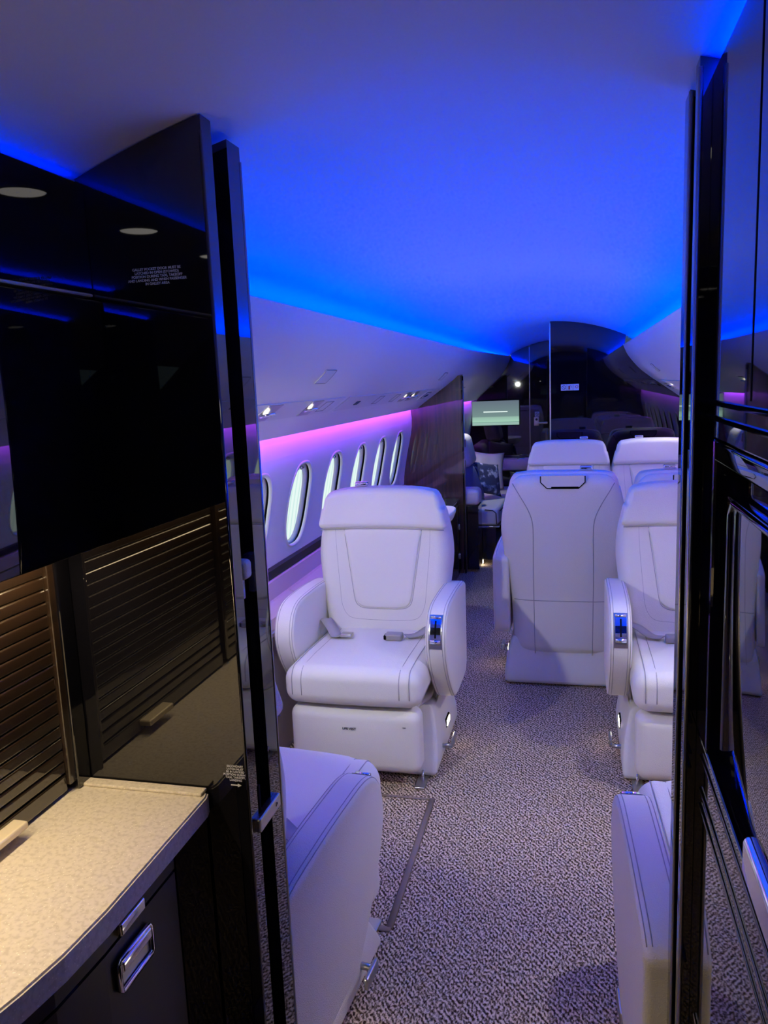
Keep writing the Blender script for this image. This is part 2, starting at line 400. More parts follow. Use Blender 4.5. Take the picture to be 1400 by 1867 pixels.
# lamp (side, y): aim point, share of SPOT; foremost pair added unseen as fill for seats further aft
AIM = {(-1, 1.55): ((-0.03, 3.72, 0.50), 4.0), (1, 1.55): ((-0.80, 3.05, 0.70), 0.45),
       (-1, 2.52): ((-0.76, 2.9, 0.45), 0.16), (-1, 2.98): ((-0.62, 2.9, 0.40), 0.12), (1, 2.35): ((-0.22, 2.30, 0.0), 2.0), (1, 2.85): ((0.35, 2.9, 0.5), 0.35),
       (-1, 4.78): ((-0.08, 5.5, 0.75), 1.0), (-1, 5.02): ((-0.40, 4.6, 0.2), 0.9), (1, 5.55): ((0.40, 5.5, 0.8), 0.5), (1, 4.6): ((0.30, 4.7, 0.5), 0.4),
       (-1, 6.7): ((-0.80, 6.9, 0.4), 0.9), (-1, 7.3): ((-0.75, 7.4, 0.4), 0.5)}
def bins():
    dense = []
    zs = [p for p in BIN]
    # smooth curve through the profile
    P = catmull([(w, z) for w, z in zs], 4, False)
    closed = P + [(0.994, 1.304), (0.972, 1.328), (0.968, 1.380), (1.075, 1.380), (1.075, 1.45), (0.95, 1.56), (0.80, 1.665), (0.68, 1.690), (0.575, 1.690), (0.568, 1.716)]
    for sgn, ya, yb, nm in ((-1, 1.215, 8.0, 'left'), (1, 1.215, 6.2, 'right')):
        root = empty('overhead_bin', (XC + sgn * 0.8, 1.215, 1.3))
        lab = 'long white overhead panel above the left windows, with reading lights' if sgn < 0 else 'white overhead panel high on the right side behind the black door post'
        tag(root, lab, 'overhead panel')
        ys = [ya, 2, 3, 4, 5, 6.0] + ([6.5, 7.0, 7.5, 8.0] if yb > 7 else [6.2])
        V, F = loft_side('panel', closed + [closed[0]], sgn, ys, BINMAT)
        o = link('panel', raw(V, F), BINMAT, None, True)
        o.data.transform(Matrix.Translation(-root.location)); o.parent = root
        o.data.set_sharp_from_angle(angle=math.radians(40))
        Lx = root.location
        def at(t, y, off=0.0):
            """point on the face of the panel: t along the profile half width"""
            z = smooth_table(sorted(BIN), t) if False else lerp_table(P_sorted, t)
            e = 0.01; z1 = lerp_table(P_sorted, t + e); z0 = lerp_table(P_sorted, t - e)
            nx, nz = (z1 - z0), -2 * e          # outward: towards cabin and down
            L = math.hypot(nx, nz); nx /= L; nz /= L
            return Vector((XC + sgn * (t + nx * off) * taper(y), y, z + nz * off)) - Lx
        P_sorted = sorted(P)
        def patch(name, t0, t1, y0, y1, off, m, skew=0.0, parent=root, nt=4, thick=0.004):
            V = []; F = []; 
            for s in (off, off - thick):
                for k in range(nt + 1):
                    t = t0 + (t1 - t0) * k / nt
                    for j, y in enumerate((y0, y1)): V.append(at(t, y + skew * k / nt, s))
            n = 2 * (nt + 1)
            for b in (0, n):
                for k in range(nt): a = b + 2*k; F.append([a, a+1, a+3, a+2])
            for k in range(nt):
                F.append([2*k, 2*k+2, n+2*k+2, n+2*k]); F.append([2*k+1, 2*k+3, n+2*k+3, n+2*k+1])
            F.append([0, 1, n+1, n]); F.append([n-2, n-1, 2*n-1, 2*n-2])
            return link(name, raw(V, F), m, parent)
        # service unit strips: slightly proud band with edges
        for (ys_, ye_) in (((1.6, 3.35), (3.42, 5.85)) if sgn < 0 else ((1.6, 3.9), (4.0, 6.1))):
            patch('service_strip', 0.785, 0.872, ys_, ye_, 0.0035, PSU, nt=4)
        # reading lights, foremost one an added unseen fill, each a recess with lamp, bezel and gimbal
        lamps = ([1.55, 2.52, 2.98, 4.78, 5.02, 6.7] if sgn < 0 else [1.55, 2.35, 2.85, 4.6, 5.55])
        for y in lamps:
            r = patch('light_recess', 0.790, 0.866, y - 0.06, y + 0.075, 0.0055, STEEL, nt=4)
            c0 = at(0.828, y, 0.012)
            nrm = (at(0.828, y, 0.02) - at(0.828, y, 0.0)).normalized()
            aim = Vector((-sgn * 0.20, 0.0, -1.0)).normalized()
            V = []; n = 18
            u = aim.cross(Vector((0, 1, 0))).normalized(); w = aim.cross(u)
            bez = []
            for k in range(n):
                a = 2*math.pi*k/n; bez.append(c0 + (u*math.cos(a) + w*math.sin(a)) * 0.026)
            tube('lamp_bezel', bez, 0.005, CHROME, r, 6, True)
            V = [c0 + (u*math.cos(2*math.pi*k/n) + w*math.sin(2*math.pi*k/n)) * 0.023 for k in range(n)]
            link('lamp_lens', raw(V, [list(range(n))], False), LAMP, r)
            L = bpy.data.lights.new('reading_or_fill_beam', 'SPOT'); L.energy = SPOT; L.color = (0.97, 0.99, 0.95); L.spot_size = math.radians(88); L.spot_blend = 0.6; L.shadow_soft_size = 0.025
            lo = bpy.data.objects.new('reading_or_fill_beam', L); C.objects.link(lo); lo.location = c0 + Lx + aim * 0.012
            tgt = Vector(AIM[(sgn, y)][0]); L.energy = SPOT * AIM[(sgn, y)][1]
            lo.rotation_euler = (tgt - lo.location).to_track_quat('-Z', 'Y').to_euler()
        # access squares, vents and outlines
        sq = [(2.74, 0.060), (5.35, 0.06)] if sgn < 0 else [(3.4, 0.06), (5.2, 0.06)]
        for y, hw in sq:
            patch('access_square', 0.655, 0.70, y - hw, y + hw, 0.0035, PSU)
            for a, b, c, d in ((0.653, 0.655, y - hw, y + hw), (0.70, 0.702, y - hw, y + hw), (0.655, 0.70, y - hw - .003, y - hw), (0.655, 0.70, y + hw, y + hw + .003)):
                patch('square_gap', a, b, c, d, 0.0045, SEAM, nt=3)
        for y in ((3.12, 4.05, 4.45) if sgn < 0 else (3.1, 4.2)):
            for a, b, c, d in ((0.800, 0.856, y, y + 0.004), (0.800, 0.856, y + 0.1, y + 0.104), (0.800, 0.803, y, y + 0.1), (0.853, 0.856, y, y + 0.1)):
                patch('panel_gap', a, b, c, d, 0.0052, SEAM, nt=2)
        patch('call_button', 0.820, 0.842, (3.66 if sgn < 0 else 3.6), (3.72 if sgn < 0 else 3.66), 0.006, TEAL)
        patch('air_vent', 0.812, 0.845, (4.92 if sgn < 0 else 4.75), (4.95 if sgn < 0 else 4.78), 0.006, DARK)
        # placard with dark frame and script
        y = 5.42 if sgn < 0 else 5.75
        p = patch('placard_panel', 0.792, 0.880, y - 0.02, y + 0.23, 0.007, LINER)
        patch('placard_frame', 0.808, 0.864, y + 0.02, y + 0.19, 0.0085, TEAL, parent=p)
        patch('placard_face', 0.815, 0.857, y + 0.036, y + 0.174, 0.0095, PLACARD, parent=p)
        zz = lambda k: at(0.836 + 0.012 * math.sin(k * 2.1) - 0.0, y + 0.055 + 0.011 * k, 0.011)
        tube('placard_script', [zz(k) for k in [0, .5, 1, 1.5, 2, 2.5, 3, 3.5, 4, 4.5, 5, 5.5, 6, 6.5, 7, 7.5, 8, 8.5, 9]], 0.0022, TEAL, p, 5)
        # blue strip in the cove on top
        ysl = [y for y in frange(1.23, min(yb, 6.0), 24)] + ([6.4, 6.8, 7.2, 7.6, 7.95] if yb > 7 else [6.18])
        l = led('cove_light_strip', [(0.606, 1.704, sgn), (0.600, 1.724, sgn)], ysl, LED_BLUE); l.data.transform(Matrix.Translation(-Lx)); l.parent = root
        l2 = led('wash_light_strip', [(0.985, 1.3755, sgn), (1.012, 1.3755, sgn)], ysl, LED_PURPLE); l2.data.transform(Matrix.Translation(-Lx)); l2.parent = root

WIN_Y = [1.92 + 0.53 * k for k in range(8)]
def side_walls():
    for sgn, ymax in ((-1, 8.0), (1, 6.2)):
        nm = 'wall_left' if sgn < 0 else 'wall_right'
        V = []; F = []
        zs = frange(0.0, 1.42, 22)
        def sx(z, y, off=0.0): return XC + sgn * (wall_w(z) + off) * taper(y)
        def strip_grid(ya, yb, z0=0.0, z1=1.42, ny=1, nz=22):
            b = len(V)
            for j in range(ny + 1):
                y = ya + (yb - ya) * j / ny
                for k in range(nz + 1):
                    z = z0 + (z1 - z0) * k / nz; V.append((sx(z, y), y, z))
            for j in range(ny):
                for k in range(nz): a = b + j*(nz+1) + k; F.append([a, a+1, a+nz+2, a+nz+1])
        cells = [y for y in WIN_Y if y + 0.265 < min(ymax, 6.2)]
        strip_grid(1.215, cells[0] - 0.265)
        strip_grid(cells[-1] + 0.265, ymax, ny=6)
        zc, hh, hw = 0.950, 0.195, 0.150; N = 48; e = 2.6
        zl, zh = 0.70, 1.20
        def oval(k, sc=1.0, add=0.0):
            a = 2*math.pi*k/N; c, s = math.cos(a), math.sin(a)
            return (abs(c)**(2/e)) * (1 if c >= 0 else -1) * (hw*sc + add), (abs(s)**(2/e)) * (1 if s >= 0 else -1) * (hh*sc + add)
        for i, yc in enumerate(cells):
            strip_grid(yc - 0.265, yc + 0.265, 0, zl, 1, 10); strip_grid(yc - 0.265, yc + 0.265, zh, 1.42, 1, 5)
            b = len(V); rings = 5
            for rr in range(rings + 1):
                t = rr / rings
                for k in range(N):
                    a = 2*math.pi*k/N; oy, oz = oval(k)
                    c, s = math.cos(a), math.sin(a)
                    m_ = min(0.265 / max(abs(c), 1e-6), 0.25 / max(abs(s), 1e-6)); qy, qz = c*m_, s*m_
                    if k % (N // 4) == N // 8: qy, qz = math.copysign(0.265, c), math.copysign(0.25, s)
                    y = yc + oy + (qy - oy) * t; z = zc + oz + (qz - oz) * t
                    z = max(zl, min(zh, z)); V.append((sx(z, y), y, z))
            for rr in range(rings):
                for k in range(N): a = b + rr*N; F.append([a + k, a + (k+1) % N, a + N + (k+1) % N, a + N + k])
        o = struct(link(nm, raw(V, F), LINER, None, True), 'purple lit cabin sidewall with oval windows' if sgn < 0 else 'right cabin sidewall with oval windows')
        for i, yc in enumerate(cells):
            num = i + 1 if sgn < 0 else i + 21
            def ring(sc, add, off):
                out = []
                for k in range(N):
                    oy, oz = oval(k, sc, add); z = zc + oz; y = yc + oy; out.append((sx(z, y, off), y, z))
                return out
            def tubeface(rs):
                V = [p for r_ in rs for p in r_]; F = []
                for q in range(len(rs) - 1):
                    for k in range(N): a = q*N; F.append([a+k, a+(k+1) % N, a+N+(k+1) % N, a+N+k])
                return V, F
            w = struct(link('window_%d' % num, raw(*tubeface([ring(1, .012, -.001), ring(1, .008, -.0045), ring(1, 0, -.004), ring(1, -.004, .004), ring(1, -.004, .010)])), LINER, None, True), 'oval cabin window with a daylit shade')
            # dark slot, then pale inner liner, then the shade
            link('shade_slot', raw(*tubeface([ring(1, -.004, .008), ring(1, .006, .009), ring(1, .006, .024)])), DARK, w, True)
            link('inner_liner', raw(*tubeface([ring(1, .006, .023), ring(1, -.005, .024), ring(1, -.010, .036), ring(1, -.014, .044)])), BINMAT, w, True)
            R = ring(1, -.012, .042); R2 = ring(1, -.012, .046)
            link('pleated_shade', raw(R + R2, [list(range(N)), list(range(N, 2*N))] + [[k, (k+1) % N, N+(k+1) % N, N+k] for k in range(N)]), SHADE, w)
            zk = zc + hh - 0.022
            rbox('shade_knob', (sx(zk, yc, .016), yc, zk), (0.010, 0.014, 0.009), 0.007, CHROME, w)
            box('shade_rail', (min(sx(zk, yc, .026), sx(zk, yc, .042)), yc - 0.085, zk - 0.012), (max(sx(zk, yc, .026), sx(zk, yc, .042)), yc + 0.085, zk + 0.006), PSU, w)
        # sill rail and ledge below the windows
        if True:
            ya, yb = 1.215, (5.99 if sgn < 0 else 6.19)
            def ext(name, prof, m, par, y0=ya, y1=yb):
                pts = [(XC + sgn * w, z) for w, z in prof]
                return prism(name, pts, 'y', y0, y1, m, par)
            led_ = empty('side_ledge', (XC + sgn * 1.05, ya, 0.0))
            tag(led_, 'padded beige ledge under the left windows beside the seats' if sgn < 0 else 'padded beige ledge under the right windows, hidden by seats', 'ledge')
            for o in (ext('sill_rail', [(1.125, .672), (1.125, .712), (1.102, .708), (1.098, .676)], BLACKSAT, None),
                      ext('upper_panel', [(1.12, .595), (1.12, .672), (1.085, .668), (1.068, .60)], LEDGE, None),
                      ext('lower_panel', [(0.99, .02), (1.06, .03), (1.10, .5), (0.985, .52), (0.975, .48), (0.975, .02)] if sgn < 0 else [(1.06, .40), (1.09, .40), (1.11, .59), (1.07, .59)], LEDGE, None)):
                o.data.transform(Matrix.Translation(-led_.location)); o.parent = led_
            if sgn > 0: continue
            y = ya
            for k, y1 in enumerate((2.35, 3.22, 3.78, 4.4, 5.2, yb)):
                o = ext('ledge_lid', [(1.115, .50), (1.115, .598), (1.05, .604), (0.985, .585), (0.968, .555), (0.966, .50)], LEDGE, None, y + 0.004, y1 - 0.004)
                o.data.transform(Matrix.Translation(-led_.location)); o.parent = led_
                o = ext('lid_latch', [(0.966, .548), (0.966, .530), (0.960, .531), (0.960, .546)], CHROME, None, (y + y1)/2 - 0.10, (y + y1)/2 + 0.10)
                o.data.transform(Matrix.Translation(-led_.location)); o.parent = led_
                y = y1

# ------------------------------------------------------------------ walls across the cabin
def arch(x0, x1, y, inset=0.0, n=14):
    return [(x0 + (x1 - x0) * k / n, ceil_z(x0 + (x1 - x0) * k / n, y) - inset) for k in range(n + 1)]
def cross_walls():
    # galley bulkhead left: two leaves with the pocket for the sliding door between them
    xe = -0.51
    o = prism('wall_galley_left', [(-1.45, 0), (xe, 0), (xe, ceil_z(xe) - .002)] + arch(xe, -0.96, 0, .002)[1:] + [(-1.45, 1.4)], 'y', 1.08, 1.113, BLACK)
    struct(o, 'glossy black galley bulkhead on the left with a door pocket')
    prism('rear_leaf', [(-1.45, 0), (xe, 0), (xe, ceil_z(xe) - .012)] + arch(xe, -0.96, 0, .012)[1:] + [(-1.45, 1.4)], 'y', 1.165, 1.212, BLACK, o)
    box('pocket_filler', (-1.40, 1.113, 0.0), (-0.60, 1.165, 1.66), DARK, o)
    prism('pocket_door', [(-0.62, 0.02), (-0.535, 0.02), (-0.535, 1.19), (-0.62, 1.19)], 'y', 1.128, 1.150, BLACK, o)
    rbox('door_bumper', (-0.525, 1.139, 1.215), (0.016, 0.014, 0.016), 0.008, LEATHER, o)
    box('bumper_stem', (-0.533, 1.132, 1.165), (-0.521, 1.146, 1.20), LEATHER, o)
    tube('edge_trim', [(xe - .001, 1.0795, 0.02), (xe - .001, 1.0795, 1.86)], 0.003, BLACK, o)
    tube('edge_trim', [(xe - .001, 1.2125, 0.02), (xe - .001, 1.2125, 1.85)], 0.003, STEEL, o)
    lt = box('secondary_latch', (-0.515, 1.095, 0.782), (-0.500, 1.185, 0.806), STEEL, o, 0.003)
    text('latch_mark', '>', 0.014, INK, basis((-0.4994, 1.165, 0.795), (0, 1, 0), (0, 0, 1)), lt)
    box('latch_slot', (-0.513, 1.112, 0.80), (-0.5085, 1.122, 0.855), DARK, o)
    t1 = text('pocket_door_notice', 'GALLEY POCKET DOOR MUST BE\nLATCHED IN OPEN (STOWED)\nPOSITION DURING TAXI, TAKEOFF\nAND LANDING AND WHEN PASSENGER\nIN GALLEY AREA', 0.0052, WHITEINK, basis((-0.596, 1.0795, 1.669), (1, 0, 0), (0, 0, 1)), o)
    t2 = text('latch_notice', 'SECONDARY\nLATCH MUST\nBE IN LOCKED\nPOSITION DURING\nTAXI, TAKEOFF,\nLANDING', 0.0048, WHITEINK, basis((-0.531, 1.0795, 0.893), (1, 0, 0), (0, 0, 1)), o)
    prism('notice_arrow', [(-0.540, .8735), (-0.528, .8735), (-0.528, .8755), (-0.522, .8727), (-0.528, .8699), (-0.528, .8719), (-0.540, .8719)], 'y', 1.0792, 1.0802, WHITEINK, o)
    # right
    xr = 0.145
    o = prism('wall_galley_right', [(1.1, 0), (xr, 0), (xr, ceil_z(xr) - .002)] + arch(xr, 0.56, 0, .002)[1:] + [(1.1, 1.4)], 'y', 1.08, 1.113, BLACK)
    struct(o, 'glossy black door post on the right of the doorway')
    prism('rear_leaf', [(1.1, 0), (xr, 0), (xr, ceil_z(xr) - .012)] + arch(xr, 0.56, 0, .012)[1:] + [(1.1, 1.4)], 'y', 1.165, 1.212, BLACK, o)
    box('pocket_filler', (0.165, 1.113, 0.0), (1.05, 1.165, 1.66), DARK, o)
    tube('edge_trim', [(xr + .001, 1.0795, 0.02), (xr + .001, 1.0795, 1.86)], 0.003, STEEL, o)
    tube('edge_trim', [(xr + .001, 1.164, 0.02), (xr + .001, 1.164, 1.86)], 0.003, STEEL, o)
    # right partition far back
    o = prism('wall_aft_right', [(-0.19, 0), (1.1, 0), (1.1, 1.25)] + [(XC + w - .0, z - .0) for w, z in BIN[::-1]] + arch(0.36, -0.19, 6.2, .0), 'y', 6.2, 6.25, BLACK)
    struct(o, 'glossy black partition behind the rear pair of seats')
    box('edge_trim', (-0.197, 6.195, 0.0), (-0.187, 6.255, 1.90), STEEL, o)
    pl = rbox('placard', (-0.045, 6.198, 1.417), (0.067, 0.003, 0.024), 0.003, PLACARD, o)
    for k, x in enumerate((-0.090, -0.045, 0.0)):
        if k < 2: box('placard_gap', (x + 0.0215, 6.1935, 1.394), (x + 0.0235, 6.195, 1.44), INK, pl)
    circ = lambda cx, r, cz=1.417: [(cx + r*math.cos(2*math.pi*k/18), 6.194, cz + r*math.sin(2*math.pi*k/18)) for k in range(18)]
    tube('no_smoking_ring', circ(-0.090, 0.014), 0.0018, INK, pl, 5, True)
    tube('no_smoking_bar', [(-0.100, 6.194, 1.427), (-0.080, 6.194, 1.407)], 0.0018, INK, pl, 5)
    rbox('extinguisher_mark', (-0.050, 6.194, 1.414), (0.006, 0.0015, 0.014), 0.001, RED, pl)
    tube('extinguisher_hose', [(-0.046, 6.194, 1.430), (-0.036, 6.194, 1.428), (-0.034, 6.194, 1.414)], 0.0015, INK, pl, 5)
    tube('mask_mark', circ(0.006, 0.009, 1.42), 0.002, RED, pl, 5, True)
    # aft wall with door and screen wall
    def aft(x0, x1): return arch(x0, x1, 8.0, 0.0)
    o = prism('wall_aft', [(-1.4, 0), (-0.45, 0), (-0.45, ceil_z(-0.45, 8.0))] + aft(-0.45, -0.62)[1:] + [(XC - w * taper(8), z) for w, z in BIN] + [(-1.4, 1.25)], 'y', 8.0, 8.06, BLACK)
    struct(o, 'glossy black aft wall carrying the screen')
    d = prism('door_1', [(-0.447, 0.02), (-0.12, 0.02), (-0.12, ceil_z(-0.12, 8.0))] + aft(-0.12, -0.447)[1:], 'y', 8.0, 8.05, BLACK)
    struct(d, 'glossy black aft cabin door with a champagne lever handle')
    box('door_gap', (-0.450, 7.996, 0.02), (-0.444, 8.0, 1.80), STEEL, d)
    pl = rbox('door_placard', (-0.377, 7.997, 1.141), (0.022, 0.003, 0.024), 0.003, PLACARD, d)
    tube('ring_mark', [(-0.377 + .013*math.cos(a), 7.993, 1.141 + .013*math.sin(a)) for a in [2*math.pi*k/16 for k in range(16)]], 0.002, INK, pl, 5, True)
    tube('bar_mark', [(-0.386, 7.993, 1.150), (-0.368, 7.993, 1.132)], 0.002, INK, pl, 5)
    h = rbox('handle_plate', (-0.382, 7.992, 1.070), (0.026, 0.008, 0.044), 0.008, GOLD, d)
    rbox('lever', (-0.330, 7.965, 1.055), (0.058, 0.009, 0.010), 0.006, GOLD, h)
    cyl('spindle', (-0.380, 7.975, 1.055), 0.016, 'y', 0.018, GOLD, h)
    cyl('lock_ring', (-0.382, 7.983, 1.090), 0.012, 'y', 0.004, INK, h)
    box('side_fill', (-0.12, 7.9, 0), (0.0, 8.1, 1.86), BLACK, d)
    # corridor wall right of the door (side of the partition)
    struct(box('wall_corridor', (-0.16, 6.25, 0), (-0.11, 8.0, 1.86), BLACK), 'black corridor wall behind the partition')
    # walnut bulkhead on the left
    o = prism('wall_walnut', [(-1.40, 0), (-0.86, 0), (-0.839, 0.6), (-0.839, 1.545)] + [(XC - w, z) for w, z in catmull(BIN, 3, False) if 0.66 < w] + [(-1.24, 1.30), (-1.33, 1.0)], 'y', 6.0, 6.035, WALNUT)
    struct(o, 'glossy walnut partition behind the left windows')
    box('edge_post', (-0.850, 5.990, 0.0), (-0.836, 6.045, 1.535), BLACK, o)
    tube('edge_trim', [(-0.8345, 6.0, 0.02), (-0.8345, 6.0, 1.50)], 0.003, STEEL, o)
    for z in (1.02, 0.86): box('hinge', (-0.8405, 6.045, z - .03), (-0.830, 6.062, z + .03), CHROME, o)
    # wall behind the viewer and side walls of the galley
    o = prism('wall_forward', [(-1.5, 0), (1.1, 0), (1.1, 1.4)] + arch(0.56, -0.96, 0) + [(-1.5, 1.4)], 'y', Y0 - .05, Y0, BLACK)
    struct(o, 'dark wall at the forward end of the galley')
    box('dark_doorway', (-0.52, Y0 - .02, 0.0), (0.10, Y0 + .015, 1.72), BLACK, o)
    struct(box('wall_galley_outer_left', (-1.5, Y0, 0), (-1.42, 1.08, 1.95), BLACK), 'black outer wall behind the galley')
    struct(box('wall_galley_outer_right', (1.05, Y0, 0), (1.1, 1.08, 1.95), BLACK), 'black outer wall behind the right cabinet')

# ------------------------------------------------------------------ galley
def galley():
    yb = 1.0785; yn = -0.55
    # valance under the ceiling
    root = empty('galley_valance', (-0.85, yb, 1.65)); tag(root, 'glossy black valance along the ceiling above the galley counter', 'valance')
    def put(o, r): o.data.transform(Matrix.Translation(-r.location)); o.parent = r; return o
    put(prism('front_panel', [(-0.724, 1.650), (-0.704, 1.650), (-0.704, 1.806), (-0.708, 1.809), (-0.724, 1.800)], 'y', yn, yb, BLACK), root)
    put(box('bottom_edge', (-0.733, yn, 1.645), (-0.703, yb, 1.650), GOLD), root)
    put(box('back_panel', (-1.2, yn, 1.648), (-0.73, yb, 1.66), BLACK), root)
    l = led('cove_light_strip', [(0.532, 1.785, -1), (0.527, 1.801, -1)], frange(yn, yb - .01, 8), LED_BLUE2); put(l, root)
    # upper cupboard
    root = empty('galley_cupboard', (-0.9, yb, 1.275)); tag(root, 'glossy black wall cupboard above the tambour shutters', 'cupboard')
    put(box('body', (-1.35, yn, 1.275), (-0.698, yb, 1.640), BLACK), root)
    for k, (a, b) in enumerate(((yn, 0.0), (0.004, 0.54), (0.544, yb))):
        d = put(rbox('door', (-0.6945, (a + b) / 2, 1.4575), (0.0035, (b - a) / 2 - .001, 0.1815), 0.002, BLACK), root)
    put(led('counter_light_strip', [(0.540, 1.2738, -1), (0.560, 1.2738, -1)], frange(yn, yb - .06, 6), LED_WARM), root)
    # tambour unit
    root = empty('tambour_cabinet', (-0.85, 0.8, 0.862)); tag(root, 'dark walnut tambour shutter cabinet standing at the back of the counter', 'cabinet')
    put(box('back_box', (-1.3, yn, 0.862), (-0.835, yb, 1.272), BLACKSAT), root)
    put(box('corner_post', (-0.83, 1.045, 0.862), (-0.795, yb, 1.272), BLACK), root)
    for (a, b) in ((0.54, 1.035), (0.02, 0.52)):
        sh = put(box('shutter_frame', (-0.826, b - 0.004, 0.875), (-0.800, b + 0.012, 1.245), TAMBOUR), root)
        n = 17; z0, z1 = 0.895, 1.245; dz = (z1 - z0) / n
        base = None
        me = raw(*rbox_v((0, 0, 0), (0.006, (b - a) / 2 - .003, dz / 2 - .0006), 0.0035, cs=2), recalc=False); me.materials.append(TAMBOUR)
        for k in range(n):
            s = link('slat', me, None, root); s.location = Vector((-0.813, (a + b) / 2, z0 + dz * (k + .5))) - root.location
        put(box('bottom_rail', (-0.826, a, 0.866), (-0.806, b - .004, 0.893), TAMBOUR), root)
        h = put(rbox('pull', (-0.795, (a + b) / 2 + 0.075, 0.882), (0.013, 0.045, 0.006), 0.004, GOLD), root)
    # worktop
    out = [(-0.86, yb), (-0.592, yb), (-0.578, yb - .006), (-0.574, yb - .02), (-0.573, 0.78), (-0.578, 0.70), (-0.588, 0.64), (-0.602, 0.58), (-0.618, 0.50), (-0.63, 0.40), (-0.635, 0.2), (-0.635, yn), (-0.86, yn)]
    bm = bmesh.new(); me = bpy.data.meshes.new('mesh')
    vs = [bm.verts.new((x, y, 0.826)) for x, y in out]; f = bm.faces.new(vs)
    ex = bmesh.ops.extrude_face_region(bm, geom=[f]); bmesh.ops.translate(bm, vec=(0, 0, 0.034), verts=[v for v in ex['geom'] if isinstance(v, bmesh.types.BMVert)])
    bmesh.ops.recalc_face_normals(bm, faces=bm.faces)
    bmesh.ops.bevel(bm, geom=[e for e in bm.edges if abs(e.verts[0].co.z - 0.86) < 1e-4 and abs(e.verts[1].co.z - 0.86) < 1e-4], offset=0.003, segments=2, affect='EDGES')
    bm.to_mesh(me); bm.free()
    root = empty('worktop', (-0.7, 0.8, 0.826)); tag(root, 'beige speckled galley worktop with a curved front edge', 'worktop')
    o = link('slab', me, COUNTERTOP); put(o, root)
    put(box('upstand', (-0.815, yb - 0.022, 0.860), (-0.582, yb - .001, 0.8655), COUNTERTOP, None, 0.002), root)
    # base cabinets below
    root = empty('galley_base_cabinet', (-0.8, 0.8, 0)); tag(root, 'black lacquered galley base unit with chrome flush pulls under the worktop', 'cabinet')
    edge = [(-0.590, yb), (-0.590, 0.78), (-0.594, 0.70), (-0.604, 0.64), (-0.618, 0.58), (-0.634, 0.50), (-0.646, 0.40), (-0.651, 0.2), (-0.651, yn)]
    put(prism('body', edge + [(-1.3, yn), (-1.3, yb)], 'z', 0.0, 0.822, BLACK), root)
    def front(name, ya, y1, z0, z1, m, off=0.004):
        xs = lambda y: lerp_table(sorted([(b, a) for a, b in edge]), y)
        ys = frange(ya, y1, 6); V = []; F = []
        for y in ys:
            for x in (xs(y) - .002, xs(y) + off):
                for z in (z0, z1): V.append((x, y, z))
        for k in range(6):
            a = 4*k; b = a + 4
            F += [[a, a+1, b+1, b], [a+2, b+2, b+3, a+3], [a+1, a+3, b+3, b+1], [a, b, b+2, a+2]]
        F += [[0, 2, 3, 1], [24, 25, 27, 26]]
        return put(link(name, raw(V, F), m), root)
    front('drawer', 0.42, 0.965, 0.795, 0.818, BLACKSAT); dr = front('drawer', 0.42, 0.965, 0.36, 0.790, BLACKSAT)
    front('side_stile', 0.970, yb - .004, 0.10, 0.818, BLACK)
    front('drawer', 0.42, 0.965, 0.08, 0.355, BLACKSAT)
    put(rbox('latch', (-0.584, 0.842, 0.806), (0.006, 0.030, 0.009), 0.003, CHROME), root)
    px, py, pz = -0.585, 0.842, 0.745
    fr = [(px + .004, py + y, pz + z) for y, z in ((-.036, -.022), (.036, -.022), (.040, -.018), (.040, .018), (.036, .022), (-.036, .022), (-.040, .018), (-.040, -.018))]
    pl = put(tube('flush_pull', fr, 0.004, CHROME, None, 6, True), root)
    o = box('pull_well', (px - .004, py - .037, pz - .019), (px + .002, py + .037, pz + .019), STEEL); put(o, root)
    o = rbox('pull_bar', (px + .006, py, pz + .012), (0.003, .036, 0.008), 0.003, CHROME); put(o, root)

def right_cabinet():
    xf = 0.160; yb = 1.0785; yn = -0.4
    root = empty('galley_tall_cabinet', (0.5, 0.6, 0)); tag(root, 'tall glossy black cabinet on the right edge of the doorway', 'cabinet')
    def put(o): o.data.transform(Matrix.Translation(-root.location)); o.parent = root; return o
    put(box('upper_body', (xf, yn, 1.420), (1.0, yb, 1.852), BLACK))
    put(box('top_filler', (0.25, yn, 1.80), (1.0, yb, 1.81), BLACK))
    for z in (1.462, 1.444): put(tube('trim_bar', [(xf, yn, z), (xf, yb - .002, z)], 0.0035, BLACK, None, 8))
    put(box('door_gap', (xf - .0006, 0.804, 1.47), (xf + .001, 0.808, 1.85), DARK, None, 0.0002))
    put(box('middle_body', (xf + 0.022, yn, 1.02), (1.0, yb, 1.42), BLACK))
    put(box('frame_post', (xf, yb - 0.075, 1.02), (xf + .03, yb, 1.42), BLACK, None, 0.004))
    put(rbox('frame_rail', (xf + .012, (yn + yb) / 2 - .04, 1.405), (0.012, (yb - yn) / 2 - .04, 0.013), 0.005, BLACK))
    # framed door in the recess
    put(rbox('recess_door', (xf + 0.014, 0.62, 1.205), (0.007, 0.33, 0.155), 0.004, BLACK))
    put(tube('door_bead', [(xf + .008, 0.93, 1.06), (xf + .008, 0.93, 1.34), (xf + .008, 0.915, 1.355), (xf + .008, 0.32, 1.355)], 0.004, BLACK, None, 6))
    put(box('lower_body', (xf, yn, 0.0), (1.0, yb, 1.02), BLACK))
    for z in (1.004, 0.957, 0.935, 0.62): put(tube('trim_bar', [(xf, yn, z), (xf, yb - .05, z)], 0.0028, BLACK, None, 8))
    h = put(rbox('pull', (xf - .005, 0.655, 1.062), (0.008, 0.060, 0.020), 0.007, CHROME))
    l = led('cove_light_strip', [(0.372, 1.853, 1), (0.395, 1.853, 1)], frange(yn, yb - .01, 8), LED_BLUE2); put(l)

